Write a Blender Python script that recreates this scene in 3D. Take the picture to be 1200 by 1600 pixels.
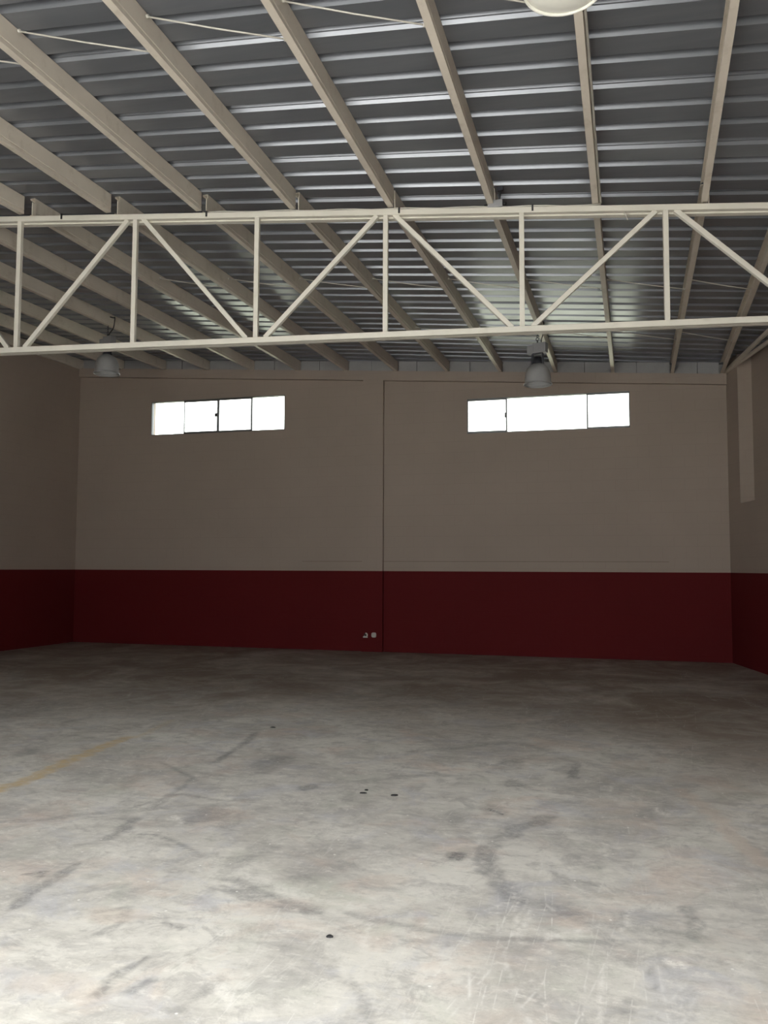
import bpy, bmesh, math, random
import numpy as np
from mathutils import Vector, Matrix

for o in list(bpy.data.objects):
    bpy.data.objects.remove(o, do_unlink=True)
SC = bpy.context.scene
COL = SC.collection
rnd = random.Random(7)

# ------------------------------------------------------------------ camera
cam_d = bpy.data.cameras.new('camera')
cam = bpy.data.objects.new('camera', cam_d)
COL.objects.link(cam)
cam_d.sensor_fit = 'VERTICAL'
cam_d.sensor_height = 24.0
cam_d.lens = 24.0 * 1300.0 / 1600.0
cam_d.clip_start = 0.05
cam_d.clip_end = 500
Rv = Vector((0.95800424, 0.28672763, 0.00389111))
Uv = Vector((0.01560217, -0.06566921, 0.99771946))
Fv = Vector((-0.28632926, 0.95575877, 0.06738495))
mw = Matrix.Identity(4)
for i in range(3):
    mw[i][0] = Rv[i]; mw[i][1] = Uv[i]; mw[i][2] = -Fv[i]
mw[2][3] = 1.6
cam.matrix_world = mw
SC.camera = cam

# ------------------------------------------------------------------ world: bright overcast sky
W = bpy.data.worlds.new('overcast_sky')
SC.world = W
W.use_nodes = True
nt = W.node_tree
nt.nodes.clear()
wo = nt.nodes.new('ShaderNodeOutputWorld')
bg = nt.nodes.new('ShaderNodeBackground')
tc = nt.nodes.new('ShaderNodeTexCoord')
sp = nt.nodes.new('ShaderNodeSeparateXYZ')
cr = nt.nodes.new('ShaderNodeValToRGB')
cr.color_ramp.elements[0].position = 0.0
cr.color_ramp.elements[0].color = (0.30, 0.30, 0.297, 1)   # overcast sky: three times brighter overhead than at the horizon
cr.color_ramp.elements[1].position = 1.0
cr.color_ramp.elements[1].color = (1.0, 0.995, 0.97, 1)
nt.links.new(tc.outputs['Generated'], sp.inputs[0])
nt.links.new(sp.outputs['Z'], cr.inputs[0])
nt.links.new(cr.outputs[0], bg.inputs['Color'])
bg.inputs['Strength'].default_value = 14.6
nt.links.new(bg.outputs[0], wo.inputs[0])

def portal(name, cx, cy, cz, w, h, yaw):
    # a light portal gives off no light; it only helps the sky's light find the opening
    l = bpy.data.lights.new(name, 'AREA')
    l.shape = 'RECTANGLE'; l.size = w; l.size_y = h
    l.cycles.is_portal = True
    o = bpy.data.objects.new(name, l)
    COL.objects.link(o)
    o.location = (cx, cy, cz)
    o.rotation_euler = (math.pi/2, 0, yaw)
    return o
DX0, DX1, DZ = -5.2, 1.5, 4.7          # the big door opening the camera stands in
FY = -0.25                             # inner face of the front wall
portal('door_portal', (DX0+DX1)/2, FY-0.1, DZ/2, DX1-DX0, DZ, math.pi)
portal('window_portal', -8.23, 15.6, 4.745, 3.0, 0.7, 0.0)
portal('window_portal', -1.5, 15.75, 4.485, 2.95, 0.66, 0.0)

SC.view_settings.view_transform = 'Standard'
SC.view_settings.look = 'None'
SC.view_settings.gamma = 1.0
SC.view_settings.use_curve_mapping = False
SC.view_settings.exposure = 0.0
SC.cycles.use_denoising = True
SC.cycles.max_bounces = 10
SC.cycles.diffuse_bounces = 6
SC.cycles.glossy_bounces = 4
SC.cycles.transmission_bounces = 6
SC.cycles.transparent_max_bounces = 12
SC.cycles.caustics_reflective = False
SC.cycles.caustics_refractive = False
SC.cycles.sample_clamp_indirect = 6.0

# ------------------------------------------------------------------ materials
def new_mat(name):
    m = bpy.data.materials.new(name)
    m.use_nodes = True
    n = m.node_tree
    n.nodes.clear()
    out = n.nodes.new('ShaderNodeOutputMaterial')
    b = n.nodes.new('ShaderNodeBsdfPrincipled')
    n.links.new(b.outputs[0], out.inputs[0])
    return m, n, b
def coord(n, scale=(1, 1, 1)):
    t = n.nodes.new('ShaderNodeTexCoord')
    mp = n.nodes.new('ShaderNodeMapping')
    mp.inputs['Scale'].default_value = scale
    n.links.new(t.outputs['Object'], mp.inputs[0])
    return mp.outputs[0]
def noise(n, vec, scale, detail=4, rough=0.55, dist=0.0):
    x = n.nodes.new('ShaderNodeTexNoise')
    x.inputs['Scale'].default_value = scale
    x.inputs['Detail'].default_value = detail
    x.inputs['Roughness'].default_value = rough
    x.inputs['Distortion'].default_value = dist
    n.links.new(vec, x.inputs['Vector'])
    return x.outputs['Fac']
def ramp(n, fac, stops):
    r = n.nodes.new('ShaderNodeValToRGB')
    e = r.color_ramp.elements
    while len(e) < len(stops):
        e.new(0.5)
    for k, (p, c) in enumerate(stops):
        e[k].position = p
        e[k].color = (c, c, c, 1) if isinstance(c, (int, float)) else (*c, 1)
    n.links.new(fac, r.inputs[0])
    return r.outputs[0]
def mix(n, a, b, fac, mode='MIX'):
    m = n.nodes.new('ShaderNodeMix')
    m.data_type = 'RGBA'; m.blend_type = mode
    m.clamp_factor = True
    for sock, v in ((m.inputs[6], a), (m.inputs[7], b)):
        if isinstance(v, tuple): sock.default_value = (*v, 1)
        else: n.links.new(v, sock)
    if isinstance(fac, (int, float)): m.inputs[0].default_value = fac
    else: n.links.new(fac, m.inputs[0])
    return m.outputs[2]
def math_n(n, op, a, b=None):
    m = n.nodes.new('ShaderNodeMath'); m.operation = op; m.use_clamp = False
    for i, v in enumerate((a, b)):
        if v is None: continue
        if isinstance(v, (int, float)): m.inputs[i].default_value = v
        else: n.links.new(v, m.inputs[i])
    return m.outputs[0]
def bump(n, b, h, strength=0.2, dist=0.01):
    u = n.nodes.new('ShaderNodeBump')
    u.inputs['Strength'].default_value = strength
    u.inputs['Distance'].default_value = dist
    n.links.new(h, u.inputs['Height'])
    n.links.new(u.outputs[0], b.inputs['Normal'])

def paint_mat(name, col, var=0.1, rough=0.6, scale=2.0, bumpy=0.15, metal=0.0, dirt=None, dirt_amt=0.5):
    m, n, b = new_mat(name)
    v = coord(n)
    f = noise(n, v, scale, 5)
    lo = tuple(c*(1-var) for c in col); hi = tuple(min(1, c*(1+var)) for c in col)
    c = ramp(n, f, [(0.3, lo), (0.7, hi)])
    if dirt:
        g = noise(n, v, scale*3.1, 6, 0.65)
        gm = ramp(n, g, [(0.55, 0.0), (0.75, dirt_amt)])
        c = mix(n, c, dirt, gm)
    n.links.new(c, b.inputs['Base Color'])
    b.inputs['Roughness'].default_value = rough
    b.inputs['Metallic'].default_value = metal
    if bumpy:
        bump(n, b, noise(n, v, scale*12, 4), bumpy, 0.01)
    return m

def wall_mat(name, col, rough):
    # painted render over block masonry: the courses telegraph through very faintly
    m, n, b = new_mat(name)
    t = n.nodes.new('ShaderNodeTexCoord')
    s = n.nodes.new('ShaderNodeSeparateXYZ'); n.links.new(t.outputs['Object'], s.inputs[0])
    cb = n.nodes.new('ShaderNodeCombineXYZ')
    n.links.new(math_n(n, 'ADD', s.outputs[0], s.outputs[1]), cb.inputs[0])
    n.links.new(s.outputs[2], cb.inputs[1])
    br = n.nodes.new('ShaderNodeTexBrick')
    br.inputs['Scale'].default_value = 1.0
    br.inputs['Brick Width'].default_value = 0.40
    br.inputs['Row Height'].default_value = 0.20
    br.inputs['Mortar Size'].default_value = 0.008
    br.inputs['Mortar Smooth'].default_value = 0.6
    br.inputs['Color1'].default_value = (1, 1, 1, 1); br.inputs['Color2'].default_value = (0.9, 0.9, 0.9, 1)
    br.inputs['Mortar'].default_value = (0.35, 0.35, 0.35, 1)
    n.links.new(cb.outputs[0], br.inputs['Vector'])
    f = noise(n, t.outputs['Object'], 0.8, 4)
    c = ramp(n, f, [(0.3, tuple(x*0.93 for x in col)), (0.7, col)])
    jm = ramp(n, br.outputs['Color'], [(0.3, 0.10), (0.9, 0.0)])
    c = mix(n, c, tuple(x*0.6 for x in col), jm)
    n.links.new(c, b.inputs['Base Color'])
    b.inputs['Roughness'].default_value = rough
    h = mix(n, br.outputs['Color'], noise(n, t.outputs['Object'], 14, 5), 0.35)
    b.inputs['Specular IOR Level'].default_value = 0.25
    bump(n, b, h, 0.25, 0.006)
    return m

M_CREAM = wall_mat('cream_wall_paint', (0.425, 0.358, 0.308), 0.75)
M_RED = wall_mat('dark_red_wall_paint', (0.115, 0.007, 0.009), 0.8)
M_GREYBLOCK = paint_mat('painted_infill_block', (0.36, 0.36, 0.37), 0.08, 0.8, 3.0, 0.3)
M_PURLIN = paint_mat('cream_painted_steel', (0.69, 0.63, 0.55), 0.07, 0.5, 1.6, 0.05, dirt=(0.42, 0.36, 0.28), dirt_amt=0.5)
M_TRUSS = paint_mat('ivory_painted_tube', (0.74, 0.715, 0.64), 0.05, 0.42, 2.0, 0.03, dirt=(0.5, 0.46, 0.38), dirt_amt=0.3)
M_ROD = paint_mat('pale_steel_rod', (0.62, 0.60, 0.55), 0.08, 0.45, 4.0, 0.0)
M_FRAME = paint_mat('grey_aluminium', (0.17, 0.175, 0.18), 0.05, 0.4, 4.0, 0.0, metal=0.6)
M_DARK = paint_mat('black_cable', (0.02, 0.02, 0.022), 0.1, 0.5, 5.0, 0.0)
M_GREYMETAL = paint_mat('grey_cast_metal', (0.33, 0.335, 0.35), 0.06, 0.5, 6.0, 0.05, metal=0.3)
M_BRACKET = paint_mat('dark_bracket_steel', (0.055, 0.057, 0.07), 0.1, 0.5, 6.0, 0.0, metal=0.4)
M_SOCKET = paint_mat('off_white_plastic', (0.55, 0.53, 0.50), 0.05, 0.4, 8.0, 0.0)
M_SOCKET_IN = paint_mat('dark_socket_inside', (0.03, 0.025, 0.022), 0.1, 0.6, 8.0, 0.0)
M_CHIP = paint_mat('black_rubber_scrap', (0.012, 0.012, 0.013), 0.1, 0.7, 20.0, 0.0)
M_YARD = paint_mat('concrete_yard', (0.66, 0.65, 0.61), 0.08, 0.9, 0.8, 0.0)
M_GRASS = paint_mat('pale_grass_ground', (0.39, 0.40, 0.32), 0.25, 0.9, 0.6, 0.0)
M_OUT = paint_mat('outside_render', (0.6, 0.58, 0.54), 0.05, 0.8, 1.0, 0.0)

def sheet_mat():
    m, n, b = new_mat('grey_coated_roof_sheet')
    v = coord(n, (0.25, 3.0, 1.0))
    f = noise(n, v, 2.0, 6, 0.6)
    c = ramp(n, f, [(0.3, (0.20, 0.212, 0.24)), (0.7, (0.245, 0.258, 0.288))])
    n.links.new(c, b.inputs['Base Color'])
    b.inputs['Metallic'].default_value = 0.45
    b.inputs['Roughness'].default_value = 0.30
    return m
M_SHEET = sheet_mat()

def glass_mat():
    m, n, b = new_mat('window_glass')
    n.nodes.remove(b)
    out = [x for x in n.nodes if x.type == 'OUTPUT_MATERIAL'][0]
    tr = n.nodes.new('ShaderNodeBsdfTransparent'); tr.inputs[0].default_value = (0.93, 0.95, 0.94, 1)
    gl = n.nodes.new('ShaderNodeBsdfGlossy'); gl.inputs['Roughness'].default_value = 0.03
    fr = n.nodes.new('ShaderNodeFresnel'); fr.inputs[0].default_value = 1.45
    ms = n.nodes.new('ShaderNodeMixShader')
    n.links.new(fr.outputs[0], ms.inputs[0]); n.links.new(tr.outputs[0], ms.inputs[1]); n.links.new(gl.outputs[0], ms.inputs[2])
    n.links.new(ms.outputs[0], out.inputs[0])
    return m
M_GLASS = glass_mat()

def prism_mat():
    # frosted ribbed acrylic of the high-bay domes: part clear, part milky, glossy
    m, n, b = new_mat('ribbed_acrylic')
    n.nodes.remove(b)
    out = [x for x in n.nodes if x.type == 'OUTPUT_MATERIAL'][0]
    tr = n.nodes.new('ShaderNodeBsdfTransparent'); tr.inputs[0].default_value = (0.80, 0.82, 0.86, 1)
    tl = n.nodes.new('ShaderNodeBsdfTranslucent'); tl.inputs[0].default_value = (0.85, 0.86, 0.84, 1)
    df = n.nodes.new('ShaderNodeBsdfDiffuse'); df.inputs[0].default_value = (0.88, 0.89, 0.91, 1)
    gl = n.nodes.new('ShaderNodeBsdfGlossy'); gl.inputs['Roughness'].default_value = 0.3
    m1 = n.nodes.new('ShaderNodeMixShader'); m1.inputs[0].default_value = 0.5
    m2 = n.nodes.new('ShaderNodeMixShader'); m2.inputs[0].default_value = 0.38
    m3 = n.nodes.new('ShaderNodeMixShader')
    lw = n.nodes.new('ShaderNodeLayerWeight'); lw.inputs[0].default_value = 0.3
    n.links.new(tl.outputs[0], m1.inputs[1]); n.links.new(df.outputs[0], m1.inputs[2])
    n.links.new(m1.outputs[0], m2.inputs[1]); n.links.new(tr.outputs[0], m2.inputs[2])
    n.links.new(lw.outputs['Facing'], m3.inputs[0]); n.links.new(m2.outputs[0], m3.inputs[1]); n.links.new(gl.outputs[0], m3.inputs[2])
    n.links.new(m3.outputs[0], out.inputs[0])
    return m
M_PRISM = prism_mat()
M_MILK = paint_mat('milky_reflector', (0.93, 0.93, 0.86), 0.02, 0.25, 6.0, 0.0)

def floor_mat():
    m, n, b = new_mat('worn_trowelled_concrete')
    t = n.nodes.new('ShaderNodeTexCoord'); v = t.outputs['Object']
    # patchy trowelled tones
    f1 = noise(n, v, 0.9, 7, 0.66, 0.9)
    f2 = noise(n, v, 4.2, 9, 0.74, 0.6)
    f3 = noise(n, v, 0.55, 4, 0.6, 0.3)
    c = ramp(n, f1, [(0.30, (0.40, 0.385, 0.355)), (0.44, (0.54, 0.525, 0.485)), (0.58, (0.66, 0.645, 0.595)), (0.8, (0.73, 0.715, 0.66))])
    c = mix(n, c, (0.335, 0.325, 0.315), ramp(n, f2, [(0.50, 0.0), (0.60, 0.50)]))
    c = mix(n, c, (0.68, 0.66, 0.60), ramp(n, f2, [(0.36, 0.7), (0.44, 0.0)]))
    f4 = noise(n, v, 1.7, 5, 0.6, 0.5)
    c = mix(n, c, (0.60, 0.49, 0.42), ramp(n, f4, [(0.53, 0.0), (0.66, 0.5)]))
    f5 = noise(n, v, 2.3, 5, 0.6, 0.8)
    c = mix(n, c, (0.47, 0.48, 0.52), ramp(n, f5, [(0.53, 0.0), (0.66, 0.5)]))
    c = mix(n, c, (0.47, 0.50, 0.42), ramp(n, f5, [(0.28, 0.4), (0.44, 0.0)]))
    c = mix(n, c, (0.26, 0.235, 0.215), ramp(n, f3, [(0.52, 0.0), (0.72, 0.5)]))
    # streaks left by the float
    mp = n.nodes.new('ShaderNodeMapping'); mp.inputs['Scale'].default_value = (1.0, 2.4, 1.0); mp.inputs['Rotation'].default_value = (0, 0, 0.35)
    n.links.new(v, mp.inputs[0])
    f6 = noise(n, mp.outputs[0], 1.6, 7, 0.7, 0.6)
    c = mix(n, c, (0.27, 0.26, 0.25), ramp(n, f6, [(0.53, 0.0), (0.66, 0.35)]))
    mp = n.nodes.new('ShaderNodeMapping'); mp.inputs['Scale'].default_value = (1.0, 1.7, 1.0); mp.inputs['Rotation'].default_value = (0, 0, 0.1)
    n.links.new(v, mp.inputs[0])
    f8 = noise(n, mp.outputs[0], 8.5, 10, 0.78, 0.35)
    c = mix(n, c, (0.30, 0.29, 0.27), ramp(n, f8, [(0.52, 0.0), (0.66, 0.45)]))
    c = mix(n, c, (0.80, 0.78, 0.72), ramp(n, f8, [(0.36, 0.45), (0.46, 0.0)]))
    # painted, stained and scuffed areas stored per vertex
    at = n.nodes.new('ShaderNodeVertexColor'); at.layer_name = 'marks'
    sx = n.nodes.new('ShaderNodeSeparateColor'); n.links.new(at.outputs['Color'], sx.inputs[0])
    brk = ramp(n, noise(n, v, 20, 9, 0.8, 0.5), [(0.38, 0.30), (0.56, 1.0)])
    dk = math_n(n, 'MULTIPLY', sx.outputs[0], brk)
    lt = math_n(n, 'MULTIPLY', sx.outputs[1], ramp(n, noise(n, v, 30, 4, 0.7), [(0.38, 0.0), (0.58, 1.0)]))
    c = mix(n, c, (0.13, 0.13, 0.135), dk)
    c = mix(n, c, (0.82, 0.80, 0.75), lt)
    oc = math_n(n, 'MULTIPLY', sx.outputs[2], ramp(n, noise(n, v, 16, 4, 0.6), [(0.3, 0.4), (0.6, 1.0)]))
    c = mix(n, c, (0.56, 0.43, 0.23), oc)
    at2 = n.nodes.new('ShaderNodeVertexColor'); at2.layer_name = 'pink'
    sx2 = n.nodes.new('ShaderNodeSeparateColor'); n.links.new(at2.outputs['Color'], sx2.inputs[0])
    c = mix(n, c, (0.62, 0.50, 0.41), sx2.outputs[0])
    c = mix(n, c, (0.25, 0.205, 0.165), math_n(n, 'MULTIPLY', sx2.outputs[2], ramp(n, noise(n, v, 0.75, 7, 0.66, 1.2), [(0.36, 0.30), (0.58, 0.95)])))  # dirt colour, with the far floor's dimness painted in alongside it
    # fine pale scratches, densest where traffic turned
    for k, (rot, sc_) in enumerate(((0.25, 3.0), (1.1, 2.6), (1.45, 3.6), (-0.7, 2.2), (-0.15, 3.3))):
        mp = n.nodes.new('ShaderNodeMapping'); mp.inputs['Rotation'].default_value = (0, 0, rot); mp.inputs['Scale'].default_value = (1.0, 0.13, 1.0); mp.inputs['Location'].default_value = (k*3.7, k*1.3, 0)
        n.links.new(v, mp.inputs[0])
        vo = n.nodes.new('ShaderNodeTexVoronoi'); vo.feature = 'DISTANCE_TO_EDGE'; vo.inputs['Scale'].default_value = sc_
        vo.inputs['Randomness'].default_value = 1.0
        n.links.new(mp.outputs[0], vo.inputs['Vector'])
        line = ramp(n, vo.outputs['Distance'], [(0.0, 1.0), (0.011, 0.0)])
        gate = ramp(n, noise(n, v, 0.8 + 0.23*k, 3, 0.5), [(0.54, 0.0), (0.62, 0.32)])
        gate2 = math_n(n, 'ADD', gate, math_n(n, 'MULTIPLY', sx2.outputs[1], 0.5))
        brk2 = ramp(n, noise(n, v, 6.0 + k, 3, 0.6), [(0.45, 0.0), (0.58, 1.0)])
        c = mix(n, c, (0.78, 0.77, 0.73), math_n(n, 'MULTIPLY', math_n(n, 'MULTIPLY', line, gate2), brk2))
    # small paint specks
    vo = n.nodes.new('ShaderNodeTexVoronoi'); vo.inputs['Scale'].default_value = 7.0
    n.links.new(v, vo.inputs['Vector'])
    c = mix(n, c, (0.85, 0.84, 0.80), ramp(n, vo.outputs['Distance'], [(0.035, 0.8), (0.06, 0.0)]))
    # grit
    f7 = noise(n, v, 45, 5, 0.7)
    c = mix(n, c, (0.2, 0.19, 0.18), ramp(n, f7, [(0.58, 0.0), (0.80, 0.35)]))
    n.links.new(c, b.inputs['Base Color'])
    rg = ramp(n, f2, [(0.3, 0.52), (0.7, 0.72)])
    n.links.new(rg, b.inputs['Roughness'])
    b.inputs['Specular IOR Level'].default_value = 0.35
    bump(n, b, mix(n, f7, f2, 0.5), 0.18, 0.004)
    return m
M_FLOOR = floor_mat()

# ------------------------------------------------------------------ geometry helpers
class MB:
    def __init__(s):
        s.v = []; s.f = []; s.m = []; s.sm = []
    def face(s, idx, mi=0, smooth=False):
        s.f.append(tuple(idx)); s.m.append(mi); s.sm.append(smooth)
    def quadpts(s, pts, mi=0):
        k = len(s.v); s.v += [tuple(p) for p in pts]; s.face(range(k, k+len(pts)), mi)
    def hexa(s, b, t, mi=0):
        # b, t: four points each, same winding (counter-clockwise seen from above)
        k = len(s.v); s.v += [tuple(p) for p in b] + [tuple(p) for p in t]
        s.face((k+3, k+2, k+1, k), mi); s.face((k+4, k+5, k+6, k+7), mi)
        for i in range(4):
            j = (i+1) % 4
            s.face((k+i, k+j, k+4+j, k+4+i), mi)
    def box(s, x0, x1, y0, y1, z0, z1, mi=0):
        s.hexa([(x0, y0, z0), (x1, y0, z0), (x1, y1, z0), (x0, y1, z0)], [(x0, y0, z1), (x1, y0, z1), (x1, y1, z1), (x0, y1, z1)], mi)
    def bar(s, a, b, w, h, up=(0, 0, 1), mi=0, bev=0.0):
        # rectangular tube from a to b, w across, h along 'up'
        a = Vector(a); b = Vector(b); d = (b-a).normalized(); up = Vector(up)
        sd = d.cross(up).normalized(); u2 = sd.cross(d).normalized()
        c = bev
        if c > 0:
            prof = [(-w/2+c, -h/2), (w/2-c, -h/2), (w/2, -h/2+c), (w/2, h/2-c), (w/2-c, h/2), (-w/2+c, h/2), (-w/2, h/2-c), (-w/2, -h/2+c)]
        else:
            prof = [(-w/2, -h/2), (w/2, -h/2), (w/2, h/2), (-w/2, h/2)]
        n = len(prof); k = len(s.v)
        for P in (a, b):
            for (x, y) in prof: s.v.append(tuple(P + sd*x + u2*y))
        s.face([k+i for i in range(n)][::-1], mi); s.face([k+n+i for i in range(n)], mi)
        for i in range(n):
            j = (i+1) % n
            s.face((k+i, k+j, k+n+j, k+n+i), mi)
    def tube(s, pts, r, seg=8, mi=0, caps=True):
        pts = [Vector(p) for p in pts]
        k0 = len(s.v); pu = None
        for i, p in enumerate(pts):
            d = (pts[min(i+1, len(pts)-1)] - pts[max(i-1, 0)]).normalized()
            ref = pu if pu is not None else (Vector((0, 0, 1)) if abs(d.z) < 0.9 else Vector((1, 0, 0)))
            sd = d.cross(ref).normalized(); u = sd.cross(d).normalized(); pu = u
            for q in range(seg):
                a = 2*math.pi*q/seg
                s.v.append(tuple(p + sd*math.cos(a)*r + u*math.sin(a)*r))
        for i in range(len(pts)-1):
            for q in range(seg):
                w = (q+1) % seg
                s.face((k0+i*seg+q, k0+i*seg+w, k0+(i+1)*seg+w, k0+(i+1)*seg+q), mi, True)
        if caps:
            s.face([k0+q for q in range(seg)][::-1], mi); s.face([k0+(len(pts)-1)*seg+q for q in range(seg)], mi)
    def lathe(s, prof, seg=40, mi=0, ripple=0.0, c=(0, 0, 0), closed=False):
        k0 = len(s.v); n = len(prof)
        for (r, z) in prof:
            for q in range(seg):
                a = 2*math.pi*q/seg
                rr = r*(1 + (ripple if q % 2 else 0.0))
                s.v.append((c[0]+rr*math.cos(a), c[1]+rr*math.sin(a), c[2]+z))
        for i in range(n if closed else n-1):
            i2 = (i+1) % n
            for q in range(seg):
                w = (q+1) % seg
                s.face((k0+i*seg+q, k0+i*seg+w, k0+i2*seg+w, k0+i2*seg+q), mi, True)
    def build(s, name, mats, parent=None, loc=None, kind=None):
        me = bpy.data.meshes.new(name)
        me.from_pydata(s.v, [], s.f)
        if not isinstance(mats, (list, tuple)): mats = [mats]
        for m in mats: me.materials.append(m)
        me.polygons.foreach_set('material_index', s.m)
        me.polygons.foreach_set('use_smooth', s.sm)
        me.update()
        o = bpy.data.objects.new(name, me)
        COL.objects.link(o)
        if parent is not None: o.parent = parent
        if loc is not None: o.location = loc
        if kind: o['kind'] = kind
        return o
def empty(name, loc=(0, 0, 0)):
    o = bpy.data.objects.new(name, None); COL.objects.link(o); o.location = loc; o.empty_display_size = 0.2
    return o
def tag(o, label, cat, group=None):
    o['label'] = label; o['category'] = cat
    if group: o['group'] = group
    return o

# ------------------------------------------------------------------ plan of the hall (metres, eye at x = y = 0, z = 1.6)
LC = Vector((-11.505, 15.295)); RC = Vector((1.605, 15.526))
BW = (RC-LC).normalized(); BN = Vector((-BW.y, BW.x))      # along and out of the back wall
def yb(x): return LC.y + (x-LC.x)*BW.y/BW.x
LX = -11.52
RD = Vector((0.2131, -1.0)).normalized()                   # right wall runs towards the viewer, splayed outwards
RN = Vector((-RD.y, RD.x)).normalized()
if RN.x < 0: RN = -RN
def xr(y): return RC.x + (RC.y-y)*0.2131
XK = lambda k: -9.42 + 1.016*k
XN = lambda k: XK(k) - 0.022*max(0, 7-k)                 # front bay runs of the same purlin lines
TS = 0.12                                                  # the truss and roof sheets run 7 degrees off square
yt = lambda x: 8.31 + TS*x
def sfar(x, y): return 5.24112484 - 0.0395275960*x - 0.00733482532*y - 0.0018097926*x*y
def surf(x, y):                                            # underside of the purlins
    t = yt(x)
    if y >= t: return sfar(x, y)
    m = max(-0.02, min(0.14, 0.018*(x+4.8)))
    return sfar(x, t) + m*min(t-y, 3.6)
PH = 0.208
def deck(x, y): return surf(x, y) + PH

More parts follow.
